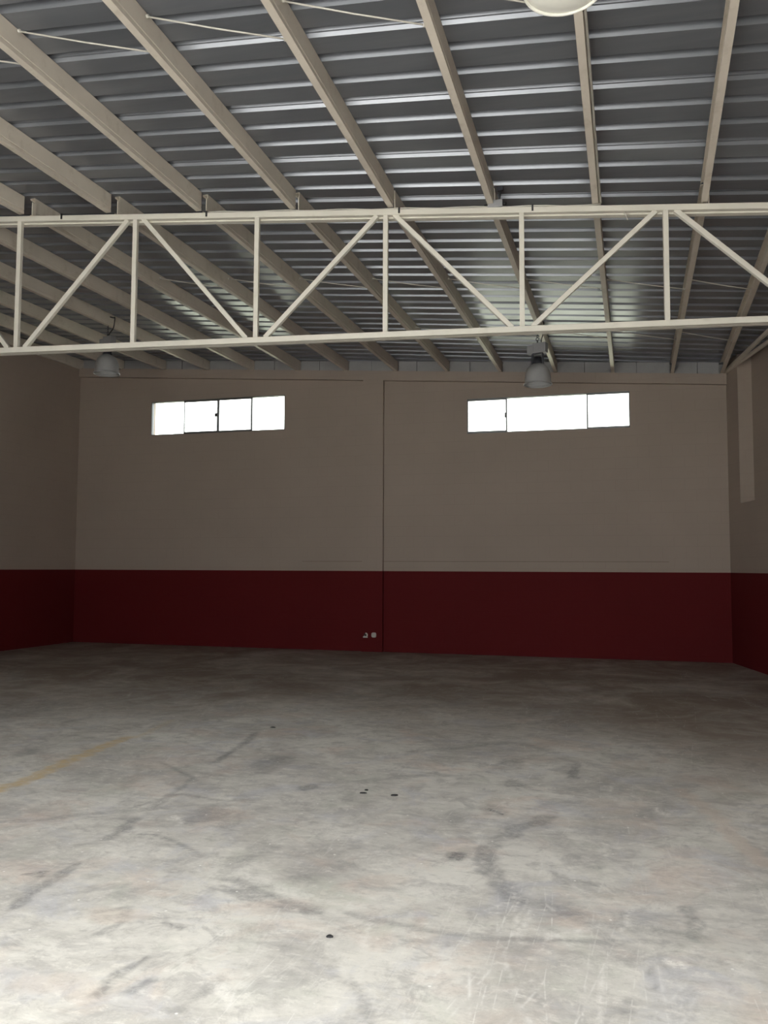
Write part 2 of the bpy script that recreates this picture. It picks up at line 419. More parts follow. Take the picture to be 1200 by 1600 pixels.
# ---- floor: one slab, finely divided so that stains and paint can be stored in it
xs = sorted(set([round(v, 3) for v in list(np.arange(-12.1, -5.4, 0.08)) + list(np.arange(-5.4, 2.6, 0.022)) + list(np.arange(2.6, 6.0, 0.1))]))
ys = sorted(set([round(v, 3) for v in list(np.arange(-1.6, 2.5, 0.2)) + list(np.arange(2.5, 6.6, 0.022)) + list(np.arange(6.6, 16.2, 0.06))]))
X, Y = np.meshgrid(np.array(xs), np.array(ys))
nx, ny = len(xs), len(ys)
P = np.stack([X.ravel(), Y.ravel(), np.zeros(nx*ny)], 1)
ii, jj = np.meshgrid(np.arange(nx-1), np.arange(ny-1))
a = (jj*nx+ii).ravel()
F = np.stack([a, a+1, a+nx+1, a+nx], 1)
MARKS = [('D', 0.12, 0.5, [(-0.54, 5.57), (-0.69, 5.31), (-0.79, 5.03), (-0.82, 4.75), (-0.77, 4.53), (-0.66, 4.31), (-0.54, 4.15)]),
 ('D', 0.13, 0.4, [(-0.44, 4.15), (-0.34, 4.08), (-0.19, 4.01), (-0.03, 4.0), (0.11, 3.98), (0.23, 3.99)]),
 ('D', 0.07, 0.5, [(0.22, 4.29), (0.25, 4.15), (0.22, 3.99)]),
 ('D', 0.07, 0.45, [(-2.01, 3.89), (-1.87, 3.82), (-1.74, 3.78), (-1.58, 3.73), (-1.42, 3.74)]),
 ('D', 0.05, 0.4, [(-1.29, 3.76), (-1.11, 3.73), (-0.92, 3.7), (-0.75, 3.7), (-0.58, 3.71), (-0.26, 3.79), (0.11, 3.9)]),
 ('D', 0.07, 0.55, [(-2.82, 3.36), (-2.88, 3.56), (-2.87, 3.71), (-2.9, 3.94)]),
 ('D', 0.09, 0.55, [(-3.0, 4.36), (-3.03, 4.54), (-3.07, 4.7)]),
 ('D', 0.07, 0.4, [(-3.09, 4.99), (-3.15, 5.34), (-3.22, 5.73)]),
 ('D', 0.07, 0.6, [(-3.32, 6.31), (-3.39, 6.75), (-3.45, 7.13), (-3.54, 7.51)]),
 ('D', 0.07, 0.35, [(-3.84, 4.44), (-3.64, 4.54), (-3.44, 4.72), (-3.2, 4.87), (-3.05, 5.01)]),
 ('D', 0.09, 0.22, [(-3.73, 5.63), (-3.36, 5.1), (-3.11, 4.72)]),
 ('D', 0.03, 0.6, [(-2.86, 4.49), (-2.78, 4.5), (-2.67, 4.46), (-2.52, 4.39), (-2.39, 4.3)]),
 ('D', 0.1, 0.3, [(-2.25, 5.96), (-1.97, 6.09), (-1.67, 6.3), (-1.51, 6.46), (-1.29, 6.4)]),
 ('D', 0.03, 0.9, [(-0.96, 5.63), (-0.9, 5.59), (-0.84, 5.54)]),
 ('D', 0.05, 0.6, [(-1.95, 2.8), (-1.97, 2.91), (-1.96, 3.02), (-1.94, 3.11)]),
 ('D', 0.06, 0.55, [(-1.85, 2.86), (-1.83, 2.94)]),
 ('D', 0.05, 0.35, [(-1.61, 2.78), (-1.59, 2.88), (-1.58, 2.99)]),
 ('D', 0.03, 0.4, [(-1.09, 3.17), (-1.02, 3.1), (-0.96, 3.0), (-0.91, 2.9)]),
 ('D', 0.08, 0.45, [(-1.55, 13.17), (-1.21, 11.79), (-0.96, 10.89)]),
 ('D', 0.14, 0.4, [(0.24, 7.69), (0.47, 7.69), (0.72, 7.9)]),
 ('D', 0.08, 0.6, [(-0.48, 7.12), (-0.47, 6.66)]),
 ('D', 0.03, 0.5, [(0.04, 3.61), (0.05, 3.46)]),
 ('D', 0.1, 0.4, [(-1.9, 7.14), (-1.1, 7.82), (-0.73, 7.6)]),
 ('D', 0.05, 0.35, [(-6.12, 7.02), (-5.31, 7.14), (-4.83, 7.3)]),
 ('D', 0.09, 0.45, [(-2.02, 4.0), (-1.82, 3.89), (-1.65, 3.81), (-1.43, 3.75)]),
 ('L', 0.08, 0.3, [(-2.03, 4.1), (-1.75, 3.97), (-1.48, 3.88), (-1.28, 3.87)]),
 ('D', 0.04, 0.5, [(-3.77, 6.17), (-3.25, 5.78), (-3.15, 5.34)]),
 ('D', 0.03, 0.7, [(-3.06, 3.74), (-2.99, 3.8), (-2.97, 3.73)]),
 ('D', 0.05, 0.45, [(-2.42, 3.44), (-2.31, 3.52), (-2.24, 3.38), (-2.27, 3.23)]),
 ('D', 0.03, 0.6, [(-2.06, 3.43), (-2.0, 3.41), (-1.95, 3.4)]),
 ('D', 0.04, 0.4, [(-3.27, 4.82), (-3.11, 5.35), (-2.77, 5.29)]),
 ('D', 0.05, 0.4, [(-0.43, 4.57), (-0.34, 4.49), (-0.21, 4.47)]),
 ('O', 0.14, 0.85, [(-4.39, 4.88), (-4.4, 5.07), (-4.41, 5.41), (-4.45, 5.77), (-4.57, 6.43), (-4.57, 6.92)]),
 ('O', 0.07, 0.35, [(-4.57, 6.92), (-4.53, 7.12), (-4.66, 7.86)]),
 ('P', 0.12, 0.5, [(0.29, 6.51), (0.41, 6.16), (0.52, 5.79), (0.58, 5.36), (0.66, 5.05)]),
 ('L', 0.05, 0.5, [(-4.59, 6.94), (-4.53, 7.06)]),
 ('L', 0.05, 0.4, [(-1.47, 5.7), (-1.28, 5.69)]),
 ('L', 0.04, 0.8, [(0.12, 6.0), (0.15, 5.89), (0.2, 5.83)]),
 ('L', 0.04, 0.8, [(-0.35, 7.77), (-0.27, 7.77)]),
 ('L', 0.05, 0.9, [(0.11, 3.71), (0.14, 3.7), (0.16, 3.69)]),
 ('L', 0.03, 0.9, [(-2.87, 4.87), (-2.74, 4.75)]),
 ('L', 0.03, 0.5, [(-1.18, 3.75), (-1.15, 3.61), (-1.12, 3.46)]),
 ('L', 0.02, 0.5, [(-0.48, 4.19), (-0.49, 3.96), (-0.5, 3.78)]),
 ('L', 0.02, 0.5, [(-0.6, 4.33), (-0.55, 4.02), (-0.5, 3.72)]),
 ('L', 0.02, 0.5, [(-0.38, 3.85), (-0.4, 3.65)]),
 ('L', 0.02, 0.5, [(-0.04, 4.21), (-0.07, 3.95)]),
 ('L', 0.02, 0.5, [(-0.14, 3.61), (-0.14, 3.37), (-0.14, 3.14)]),
 ('L', 0.02, 0.4, [(-0.41, 3.39), (-0.34, 3.21), (-0.31, 3.09)]),
 ('L', 0.02, 0.4, [(0.33, 3.79), (0.44, 3.71)]),
 ('L', 0.03, 0.5, [(-1.63, 3.07), (-1.44, 2.87)])]
BLOBS = [('D', -2.68, 4.97, 0.15, 0.26, 0.4), ('D', -2.29, 5.79, 0.08, 0.11, 0.65), ('D', -0.97, 4.68, 0.06, 0.09, 0.9), ('D', -0.92, 5.61, 0.1, 0.15, 0.4), ('D', -1.12, 5.42, 0.09, 0.21, 0.2), ('D', -0.99, 7.01, 0.13, 0.23, 0.45), ('D', -0.89, 6.31, 0.1, 0.11, 0.5), ('D', -2.06, 4.48, 0.11, 0.09, 0.3), ('D', -1.54, 4.34, 0.1, 0.09, 0.35), ('D', -2.08, 4.27, 0.09, 0.08, 0.4), ('D', -1.67, 4.11, 0.07, 0.07, 0.35), ('D', -5.6, 9.43, 0.97, 0.88, 0.4), ('D', -0.05, 4.06, 0.47, 0.2, 0.22), ('D', -0.04, 3.28, 0.04, 0.1, 0.35), ('D', -0.39, 3.95, 0.07, 0.21, 0.2), ('D', -2.39, 3.64, 0.09, 0.1, 0.25), ('D', -0.27, 5.07, 0.07, 0.09, 0.3), ('D', -0.21, 4.73, 0.06, 0.05, 0.45), ('D', -3.01, 3.76, 0.08, 0.05, 0.35), ('D', -2.87, 6.46, 0.16, 0.46, 0.3), ('D', -5.05, 6.11, 0.11, 0.16, 0.4), ('D', 0.74, 9.42, 0.4, 0.59, 0.3), ('D', -0.79, 9.74, 0.58, 1.11, 0.3), ('D', -6.66, 7.83, 0.5, 0.92, 0.4), ('D', -2.23, 10.25, 1.2, 1.04, 0.25), ('D', -4.65, 10.65, 0.53, 0.63, 0.3), ('L', -0.86, 5.78, 0.09, 0.08, 0.5), ('L', -1.7, 4.89, 0.23, 0.17, 0.3), ('L', -1.35, 4.53, 0.21, 0.2, 0.25), ('L', -2.76, 4.2, 0.22, 0.17, 0.3), ('L', 0.02, 6.17, 0.22, 0.2, 0.2), ('L', -0.97, 4.17, 0.22, 0.17, 0.25), ('P', -2.31, 3.43, 0.18, 0.1, 0.4), ('P', -3.77, 6.17, 0.32, 0.28, 0.35), ('P', -0.15, 5.95, 0.22, 0.22, 0.3), ('P', -1.25, 4.21, 0.16, 0.11, 0.3), ('P', 0.22, 5.13, 0.15, 0.11, 0.3), ('P', -2.14, 2.81, 0.2, 0.1, 0.3)]
dark = np.zeros(nx*ny); light = np.zeros(nx*ny); ochre = np.zeros(nx*ny); pink = np.zeros(nx*ny); scr = np.zeros(nx*ny)
px, py = P[:, 0], P[:, 1]
def put(arr, val): np.maximum(arr, val, out=arr)
for (t, w, s, pl) in MARKS:
    best = np.full(nx*ny, 1e9)
    wob = 0.25*w*(np.sin(px*23+py*9)+np.sin(py*31-px*13))*0.5
    for (p0, p1) in zip(pl[:-1], pl[1:]):
        d = np.array(p1)-np.array(p0); L2 = max(1e-9, d@d)
        u = np.clip(((px-p0[0])*d[0]+(py-p0[1])*d[1])/L2, 0, 1)
        dd = np.hypot(px-p0[0]-u*d[0], py-p0[1]-u*d[1])
        best = np.minimum(best, dd)
    q = np.clip(1-(best+wob-w*0.28)/(w*0.40), 0, 1)
    q = q*q*(3-2*q)*s
    put({'D': dark, 'L': light, 'O': ochre, 'P': pink}[t], q)
for (t, cx, cy, rx, ry, s) in BLOBS:
    r = np.hypot((px-cx)/rx, (py-cy)/ry) + 0.22*np.sin(px*19+cy*7)*np.sin(py*17+cx*5) + 0.12*np.sin(px*47)*np.sin(py*53)
    q = np.clip((1.15-r)/0.6, 0, 1); q = q*q*(3-2*q)*s
    put({'D': dark, 'L': light, 'O': ochre, 'P': pink}[t], q)
for (cx, cy, r0, s) in ((-0.5, 3.9, 0.45, 1.0), (-0.4, 3.2, 0.6, 0.9), (-0.05, 3.3, 0.5, 0.8), (-1.1, 3.2, 0.7, 0.35)):
    put(scr, s*np.clip(1.3-np.hypot(px-cx, py-cy)/r0, 0, 1))
brown = np.clip((py + 0.8*np.sin(px*0.9+1.0) + 0.5*np.sin(px*2.3) - 7.2)/3.0, 0, 1)   # brown dirt patches, plus painted darkening of the dimmer far floor
me = bpy.data.meshes.new('floor')
me.from_pydata(P.tolist(), [], F.tolist())
me.materials.append(M_FLOOR)
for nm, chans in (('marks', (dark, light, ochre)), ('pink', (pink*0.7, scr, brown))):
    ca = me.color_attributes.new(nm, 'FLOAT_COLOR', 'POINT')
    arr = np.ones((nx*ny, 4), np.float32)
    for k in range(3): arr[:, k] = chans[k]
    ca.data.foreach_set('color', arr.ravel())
fl = bpy.data.objects.new('floor', me); COL.objects.link(fl); fl['kind'] = 'structure'

# ---- ground outside
g = MB()
g.quadpts([(-60, -60, -0.06), (60, -60, -0.06), (60, FY-0.3, -0.06), (-60, FY-0.3, -0.06)], 0)
g.quadpts([(-60, FY-0.3, -0.06), (60, FY-0.3, -0.06), (60, 70, -0.06), (-60, 70, -0.06)], 1)
g.build('ground', [M_YARD, M_GRASS], kind='structure')

# ---- walls
BAND = 1.545
def wall(name, A, B, thick, nrm, ztop, holes=(), ends=(0, 0), off=0.0, breaks=()):
    # inner face runs A -> B, the wall grows outwards along nrm; holes = (u0, u1, z0, z1)
    m = MB(); d = (B-A); L = d.length; d = d.normalized()
    us = {-ends[0], L+ends[1]}
    for k in range(1, int(L)+1): us.add(round(k*L/(int(L)+1), 4))
    for h in holes: us |= {h[0], h[1]}
    for b_ in breaks: us.add(b_)
    us = sorted(us)
    for u0, u1 in zip(us[:-1], us[1:]):
        zs = {0.0, BAND}
        act = [h for h in holes if h[0] < (u0+u1)/2 < h[1]]
        for h in act: zs |= {h[2], h[3]}
        zs = sorted(zs)
        cols = list(zip(zs, zs[1:]+[None]))
        for z0, z1 in cols:
            zm = z0+0.01
            if any(h[2] <= zm < h[3] for h in act): continue
            q = [A+d*u0+nrm*off, A+d*u1+nrm*off, A+d*u1+nrm*(thick), A+d*u0+nrm*(thick)]
            if z1 is None: tops = [ztop(p.x, p.y) for p in q]
            else: tops = [z1]*4
            # keep counter-clockwise winding
            area = sum(q[i].x*q[(i+1) % 4].y-q[(i+1) % 4].x*q[i].y for i in range(4))
            order = range(4) if area > 0 else (3, 2, 1, 0)
            m.hexa([(q[i].x, q[i].y, z0) for i in order], [(q[i].x, q[i].y, tops[i]) for i in order], 1 if z0 < BAND-0.01 else 0)
    return m.build(name, [M_CREAM, M_RED], kind='structure')

W1 = (-9.755, -6.71, 4.385, 5.10); W2 = (-2.985, -0.02, 4.15, 4.815)
def ub(x): return (x-LC.x)/BW.x
beam_bot = lambda x: 5.741 - 0.0690*(x+11.65)
beam_top = lambda x: 5.925 - 0.0690*(x+11.65)
wb = wall('wall_back', LC, RC, 0.17, BN, lambda x, y: beam_top(x), [(ub(W1[0]), ub(W1[1]), W1[2], W1[3]), (ub(W2[0]), ub(W2[1]), W2[2], W2[3])], ends=(0.25, 0.25))
def bpt(x, off, z):            # a point on the back wall, off metres into the room
    y = yb(x); return (x - BN.x*off, y - BN.y*off, z)
# pilaster (a band of the red runs round it too)
pm = MB()
for z0, z1, mi in ((0, BAND, 1), (BAND, beam_bot(-4.85)+0.02, 0)):
    q = [bpt(-5.035, 0.08, 0), bpt(-4.62, 0.08, 0), bpt(-4.62, -0.02, 0), bpt(-5.035, -0.02, 0)]
    pm.hexa([(p[0], p[1], z0) for p in q], [(p[0], p[1], z1) for p in q], mi)
pm.build('pilaster', [M_CREAM, M_RED], wb)
# ring beam under the purlins, slightly proud of the wall
rb = MB()
n_ = 10
for k in range(n_):
    x0 = -11.5+(1.605+11.5)*k/n_; x1 = -11.5+(1.605+11.5)*(k+1)/n_
    q0 = [bpt(x0, 0.085, beam_bot(x0)), bpt(x1, 0.085, beam_bot(x1)), bpt(x1, -0.1, beam_bot(x1)), bpt(x0, -0.1, beam_bot(x0))]
    q1 = [bpt(x0, 0.085, beam_top(x0)+.002), bpt(x1, 0.085, beam_top(x1)+.002), bpt(x1, -0.1, beam_top(x1)+.002), bpt(x0, -0.1, beam_top(x0)+.002)]
    rb.hexa(q0, q1)
rb.build('ring_beam', M_CREAM, wb)
# rendered course line a hand above the red paint, its joint's shadow line painted as a thin dark strip on top
M_JOINT_SHADOW = paint_mat('joint_shadow_paint', (0.25, 0.20, 0.165), 0.1, 0.9, 5.0, 0.0)
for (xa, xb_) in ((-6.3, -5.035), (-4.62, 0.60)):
    for nm, za, zb, pr_, mt in (('plinth_course', BAND+.002, 1.725, 0.006, M_CREAM), ('plinth_joint_shadow', 1.725, 1.735, 0.004, M_JOINT_SHADOW)):
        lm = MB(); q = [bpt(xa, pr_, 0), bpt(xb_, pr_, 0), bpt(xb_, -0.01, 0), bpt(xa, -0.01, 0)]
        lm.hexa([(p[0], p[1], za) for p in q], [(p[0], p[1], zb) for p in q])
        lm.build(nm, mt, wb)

wall('wall_left', Vector((LX, yb(LX)+0.2)), Vector((LX, FY-0.25)), 0.25, Vector((-1, 0)), lambda x, y: deck(LX, y)+0.03)
# right wall: thick lower part, upper part set back behind a ledge
RL = 17.2
rA = RC.copy(); rB = RC + RD*RL
REC0, REC1, RECZ = 0.58, 5.2, 2.70
wall('wall_right', rA, rB, 0.50, RN, lambda x, y: deck(min(x, xr(y)), y)+0.03, [(REC0, REC1, RECZ, 7.0)], ends=(0.2, 0.0))
m = MB()
pA = rA+RD*REC0; pB = rA+RD*REC1
q = [pA+RN*0.23, pB+RN*0.23, pB+RN*0.5, pA+RN*0.5]
area = sum(q[i].x*q[(i+1) % 4].y-q[(i+1) % 4].x*q[i].y for i in range(4))
if area < 0: q = q[::-1]
m.hexa([(p.x, p.y, RECZ-0.02) for p in q], [(p.x, p.y, deck(xr(p.y), p.y)+0.03) for p in q])
m.build('wall_right_recess', M_CREAM, kind='structure')
# front wall behind the viewer, with the open door
A = Vector((LX-0.25, FY)); B = Vector((xr(FY)+0.5, FY))
wall('wall_front', A, B, 0.25, Vector((0, -1)), lambda x, y: deck(min(x, 5.0), FY)+0.03, [(DX0-A.x, DX1-A.x, 0.0, DZ)])
dm = MB()
dm.box(DX0, DX0+0.08, FY-0.2, FY-0.05, 0, DZ); dm.box(DX1-0.08, DX1, FY-0.2, FY-0.05, 0, DZ); dm.box(DX0, DX1, FY-0.2, FY-0.05, DZ-0.1, DZ)
dm.build('door_1', M_GREYMETAL, kind='structure')

# ---- infill blocks between the purlins over the ring beam
KF = list(range(-2, 11))
def purlin_x(k): return XK(k)
xsplit = [-11.52] + [purlin_x(k) for k in range(-2, 11)] + [1.56]
first = True
for k in range(len(xsplit)-1):
    a0, a1 = xsplit[k]+0.012, xsplit[k+1]-0.066
    if a1-a0 < 0.15: continue
    cuts = [a0, a0+(a1-a0)*(0.48+0.1*rnd.uniform(-1, 1)), a1]
    for c0, c1 in zip(cuts[:-1], cuts[1:]):
        j = 0.004; off = 0.02+rnd.uniform(-0.006, 0.006)
        mm = MB(); q = [bpt(c0+j, off, 0), bpt(c1-j, off, 0), bpt(c1-j, -0.12, 0), bpt(c0+j, -0.12, 0)]
        mm.hexa([(p[0], p[1], beam_top(p[0])+0.004) for p in q], [(p[0], p[1], deck(p[0], p[1])-0.002) for p in q])
        mm.build('infill_block', M_GREYBLOCK, wb)
mm = MB()
q = [bpt(-11.5, -0.122, 0), bpt(1.6, -0.122, 0), bpt(1.6, -0.165, 0), bpt(-11.5, -0.165, 0)]
mm.hexa([(p[0], p[1], beam_top(p[0])-0.01) for p in q], [(p[0], p[1], deck(p[0], p[1])-0.002) for p in q])
mm.build('parapet', M_GREYBLOCK, wb)

# ------------------------------------------------------------------ ceiling of ribbed sheets
ceil = empty('ceiling', (0, 0, 5.5)); ceil['kind'] = 'structure'
V0, PIT = 6.755, 0.2965
LAP = 3*PIT
def prof_sheet():
    p = [(0.0, .056), (.022, .056), (.036, .030), (.048, .028), (.062, 0.0)]
    for r in (PIT, 2*PIT):
        p += [(r-.046, 0), (r-.028, .056), (r+.026, .056), (r+.047, 0)]
    p += [(LAP-.052, 0), (LAP-.032, .056), (LAP+.018, .0525)]
    return p
PR = prof_sheet()
i0 = int(math.floor((FY-0.35 - TS*5 - V0)/LAP)); i1 = int(math.ceil((15.8+TS*11.6-V0)/LAP))
for i in range(i0, i1):
    v0 = V0+i*LAP
    NX = 34
    mb_ = MB(); rows = []
    for k in range(NX+1):
        u = k/NX
        row = []
        for (dv, dz) in PR:
            v = v0+dv
            # end points on the walls
            xl = LX-0.2
            xrr = (RC.x + (RC.y-v)*0.2131)/(1+TS*0.2131) + 0.45
            x = xl+(xrr-xl)*u; y = v+TS*x
            row.append((x, y, deck(x, y)+dz))
        rows.append(row)
    n = len(PR)
    if rows[NX//2][0][1] > 16.6: continue
    k0 = 0
    for row in rows: mb_.v += row
    for k in range(NX):
        for q in range(n-1):
            mb_.face((k*n+q, k*n+q+1, (k+1)*n+q+1, (k+1)*n+q))
    o = mb_.build('roof_sheet', M_SHEET, ceil)
    o.location = (0, 0, -5.5)
    so = o.modifiers.new('thickness', 'SOLIDIFY'); so.thickness = 0.0015; so.offset = 1.0

# ------------------------------------------------------------------ purlins
CP = [(0, 0), (-.06, 0), (-.06, .020), (-.0545, .020), (-.0545, .0055), (-.0055, .0055), (-.0055, .1975), (-.0545, .1975), (-.0545, .183), (-.06, .183), (-.06, .203), (0, .203), (0, .046), (-.0045, .041), (-.0045, .037), (0, .032)]
def purlin(x0, y0, x1, y1, seg=8, zoff=0.0, w=1.0):
    o = MB(); n = len(CP)
    base = Vector((x0, y0, surf(x0, y0)+zoff))
    for k in range(seg+1):
        u = k/seg; x = x0+(x1-x0)*u; y = y0+(y1-y0)*u; z = surf(min(x, xr(y)), y)+zoff
        for (a_, b_) in CP: o.v.append((x+a_*w-base.x, y-base.y, z+b_-base.z))
    for k in range(seg):
        for q in range(n):
            r = (q+1) % n
            o.face((k*n+q, k*n+r, (k+1)*n+r, (k+1)*n+q))
    o.face(list(range(n))); o.face([seg*n+q for q in range(n)][::-1])
    ob = o.build('steel_purlin', M_PURLIN, loc=base)
    return ob
ORD = ['first', 'second', 'third', 'fourth', 'fifth', 'sixth', 'seventh', 'eighth', 'ninth', 'tenth', 'eleventh', 'twelfth', 'thirteenth', 'fourteenth']
near_lab = {
    1: 'steel purlin before the truss, out of frame, farthest left of all',
    2: 'steel purlin before the truss, just out of frame at the far left',
    3: 'steel purlin before the truss, lowest short stub at the left frame edge',
    4: 'steel purlin before the truss, second from the left, ending near the second post',
    5: 'steel purlin before the truss, third from the left, near the top left corner',
    6: 'steel purlin before the truss, fourth from the left, broad bright web',
    7: 'steel purlin before the truss, fifth from the left, ending just right of the middle post',
    8: 'steel purlin before the truss whose end carries the small cable box',
    9: 'steel purlin before the truss carrying the nearest bell lamp and a cable',
    10: 'steel purlin before the truss, rightmost one, leaning to the right at the top edge',
    11: 'steel purlin before the truss, just out of frame on the right',
}
for k in range(1, 12):
    x = XN(k) if k != 11 else XK(11)-0.15
    o = purlin(x, FY+0.02, x, yt(x)-0.025, 16)
    tag(o, near_lab[k], 'beam', 'purlins of the front bay')
far_lab = {
    -2: 'steel purlin beyond the truss, running along the left wall',
    -1: 'steel purlin beyond the truss, second from the left wall',
    0: 'steel purlin beyond the truss, ending over the left pane of the left window',
    1: 'steel purlin beyond the truss holding the left bell lamp',
    2: 'steel purlin beyond the truss, ending over the right pane of the left window',
    3: 'steel purlin beyond the truss, first one to the right of the left window',
    4: 'steel purlin beyond the truss, ending just left of the wall pilaster',
    5: 'steel purlin beyond the truss, ending just right of the wall pilaster',
    6: 'steel purlin beyond the truss, second one right of the wall pilaster',
    7: 'steel purlin beyond the truss, ending over the left pane of the right window',
    8: 'steel purlin beyond the truss from which the right bell lamp hangs',
    9: 'steel purlin beyond the truss, ending over the right pane of the right window',
    10: 'steel purlin beyond the truss, ending between the right window and the corner',
    11: 'steel purlin beyond the truss, running into the right hand back corner',
}
for k in range(-2, 12):
    x = XK(k) if k > -2 else -11.44
    xe = x
    if k == 11: x = 1.50; xe = 1.565
    o = purlin(x, yt(x)+0.025, xe, yb(xe)-0.005 if k != 11 else 15.44, 8)
    tag(o, far_lab[k], 'beam', 'purlins of the rear bay')
# eave purlin running out of the right corner, and the wall plate along the splayed wall
m = MB(); pts = []
for k in range(7):
    y = 15.40-k*(15.40-9.6)/6; x = 1.60+0.134*(15.4-y); pts.append((x, y, surf(x, y)+0.03))
for p0, p1 in zip(pts[:-1], pts[1:]): m.bar(p0, p1, 0.05, 0.055, bev=0.004)
o = m.build('eave_purlin', M_PURLIN); tag(o, 'cream steel eave rail fanning out of the right back corner', 'beam')
m = MB()
pts = []
for k in range(7):
    y = 15.44-k*(15.44-4.0)/6
    x = xr(y)-0.035; pts.append((x, y, surf(x, y)+0.02))
for p0, p1 in zip(pts[:-1], pts[1:]):
    m.bar(p0, p1, 0.05, 0.05, bev=0.004)
o = m.build('wall_plate', M_PURLIN); tag(o, 'cream steel wall plate lying along the top of the right wall', 'beam')

# ------------------------------------------------------------------ sag rods between purlins
def rod(name, k, y0, label, group, x1=None, skew=0.0):
    xa = XK(k); xb_ = (XK(k+1)-0.06) if x1 is None else x1
    ya = y0+TS*(xa+3); yb_ = y0+TS*(xb_+3)+skew
    a_ = (xa, ya, surf(xa, ya)+0.150); b_ = (xb_, yb_, surf(xb_, yb_)+0.025)
    mid = Vector(a_).lerp(Vector(b_), .5); mid.z -= 0.006
    m = MB(); m.tube([a_, mid, b_], 0.0065, 6)
    for P_, s_ in ((a_, 1), (b_, -1)):
        m.tube([Vector(P_), Vector(P_)+Vector((0.018*s_, 0, 0))], 0.014, 6)
    o = m.build(name, M_ROD)
    tag(o, label, 'rod', group)
NAMES = {4: 'between second and third purlins from the left', 5: 'between the third and fourth purlins from the left', 6: 'between the fourth and fifth purlins from the left',
         7: 'left of the purlin with the cable box', 8: 'left of the near lamp purlin', 9: 'from the near lamp purlin to the rightmost purlin', 10: 'right of the rightmost purlin'}
for k in range(4, 11):
    rod('tie_rod', k, 5.08, 'slanting tie rod near the picture top, ' + NAMES[k], 'front tie rods', x1=None if k < 10 else 1.54, skew=0.22)
NF = {3: 'first one right of the left window', 4: 'beside the pilaster on its left side', 5: 'above the pilaster', 6: 'second one right of the pilaster', 7: 'left of the right lamp purlin', 8: 'right of the right lamp purlin', 9: 'over the right end of the right window', 10: 'nearest the right wall'}
for k in range(3, 11):
    rod('tie_rod', k, 10.55, 'tie rod just beyond the truss, ' + NF[k], 'middle tie rods', x1=None if k < 10 else 1.47)
for k in range(6, 11):
    rod('tie_rod', k, 12.9, 'tie rod close to the back wall, ' + NF[k], 'rear tie rods', x1=None if k < 10 else 1.49)

# ------------------------------------------------------------------ the lattice truss
T0 = Vector((-11.50, yt(-11.50), 0)); TDIR = Vector((1, TS, 0)).normalized()
def tx(x, z, o=0.0):           # a point in the truss plane
    return Vector((x, yt(x), z)) + Vector((TS, -1, 0)).normalized()*o
def ztop_c(x): return 5.279 - 0.0530*(x+2.415)           # top of the top chord
def zbot_c(x): return 3.940 - 0.0035*(x+2.41)            # underside of the bottom chord
truss = empty('roof_truss', (XK(5), yt(XK(5)), 3.94))
tag(truss, 'long ivory painted lattice roof truss of square tube crossing the whole hall', 'truss')
def tpart(mb_, name, mat=M_TRUSS):
    o = mb_.build(name, mat, truss); o.matrix_parent_inverse = Matrix.Translation(-truss.location); return o
XE = 3.02
m = MB()
# chord made of two tubes side by side: a front tube and a slightly lower back tube
m.bar(tx(-11.5, ztop_c(-11.5)-0.03, 0.03), tx(XE, ztop_c(XE)-0.03, 0.03), 0.06, 0.06, bev=0.004)
m.bar(tx(-11.5, ztop_c(-11.5)-0.037, -0.04), tx(XE, ztop_c(XE)-0.037, -0.04), 0.075, 0.074, bev=0.004)
tpart(m, 'top_chord')
m = MB()
m.bar(tx(-11.5, zbot_c(-11.5)+0.03, 0.03), tx(XE, zbot_c(XE)+0.03, 0.03), 0.06, 0.06, bev=0.004)
tpart(m, 'bottom_chord')
m = MB()
m.bar(tx(-11.5, zbot_c(-11.5)+0.022, -0.035), tx(XE, zbot_c(XE)+0.022, -0.035), 0.062, 0.045, bev=0.004)
tpart(m, 'bottom_chord_strip')
PX = [-6.497+1.3685*t for t in range(-3, 7)]             # node positions
for t, x in zip(range(-3, 7), PX):
    m = MB(); m.bar(tx(x, zbot_c(x)+0.058, 0.028), tx(x, ztop_c(x)-0.058, 0.028), 0.05, 0.05, up=(TS, -1, 0), bev=0.003)
    tpart(m, 'post')
for t in range(-3, 6):
    xa, xb_ = PX[t+3], PX[t+4]
    if t % 2 == 0: a_, b_ = tx(xa+0.10, zbot_c(xa)+0.055, 0.026), tx(xb_-0.09, ztop_c(xb_)-0.055, 0.026)
    else: a_, b_ = tx(xa+0.09, ztop_c(xa)-0.055, 0.026), tx(xb_-0.10, zbot_c(xb_)+0.055, 0.026)
    m = MB(); m.bar(a_, b_, 0.048, 0.05, up=(TS, -1, 0), bev=0.003)
    tpart(m, 'diagonal')
# small cleats standing on the chord at each purlin joint
for k in range(0, 12):
    x = XK(k) if k < 11 else 1.5
    m = MB(); z = ztop_c(x); h = surf(x, yt(x))+0.13-z
    p = tx(x+0.012, z, 0); m.box(p.x-0.004, p.x+0.004, p.y-0.03, p.y+0.03, z-0.004, z+max(0.08, h))
    m.box(p.x-0.004, p.x+0.04, p.y-0.03, p.y+0.03, z-0.004, z+0.004)
    tpart(m, 'cleat', M_PURLIN)
for (x, z) in ((-5.987, 5.482), (-4.314, 5.375), (-2.249, 5.262), (-0.915, 5.205)):
    m = MB(); p = tx(x, ztop_c(x)-0.02, 0.064); m.box(p.x-0.009, p.x+0.009, p.y-0.004, p.y+0.006, p.z-0.025, p.z+0.035)
    tpart(m, 'clip', M_DARK)

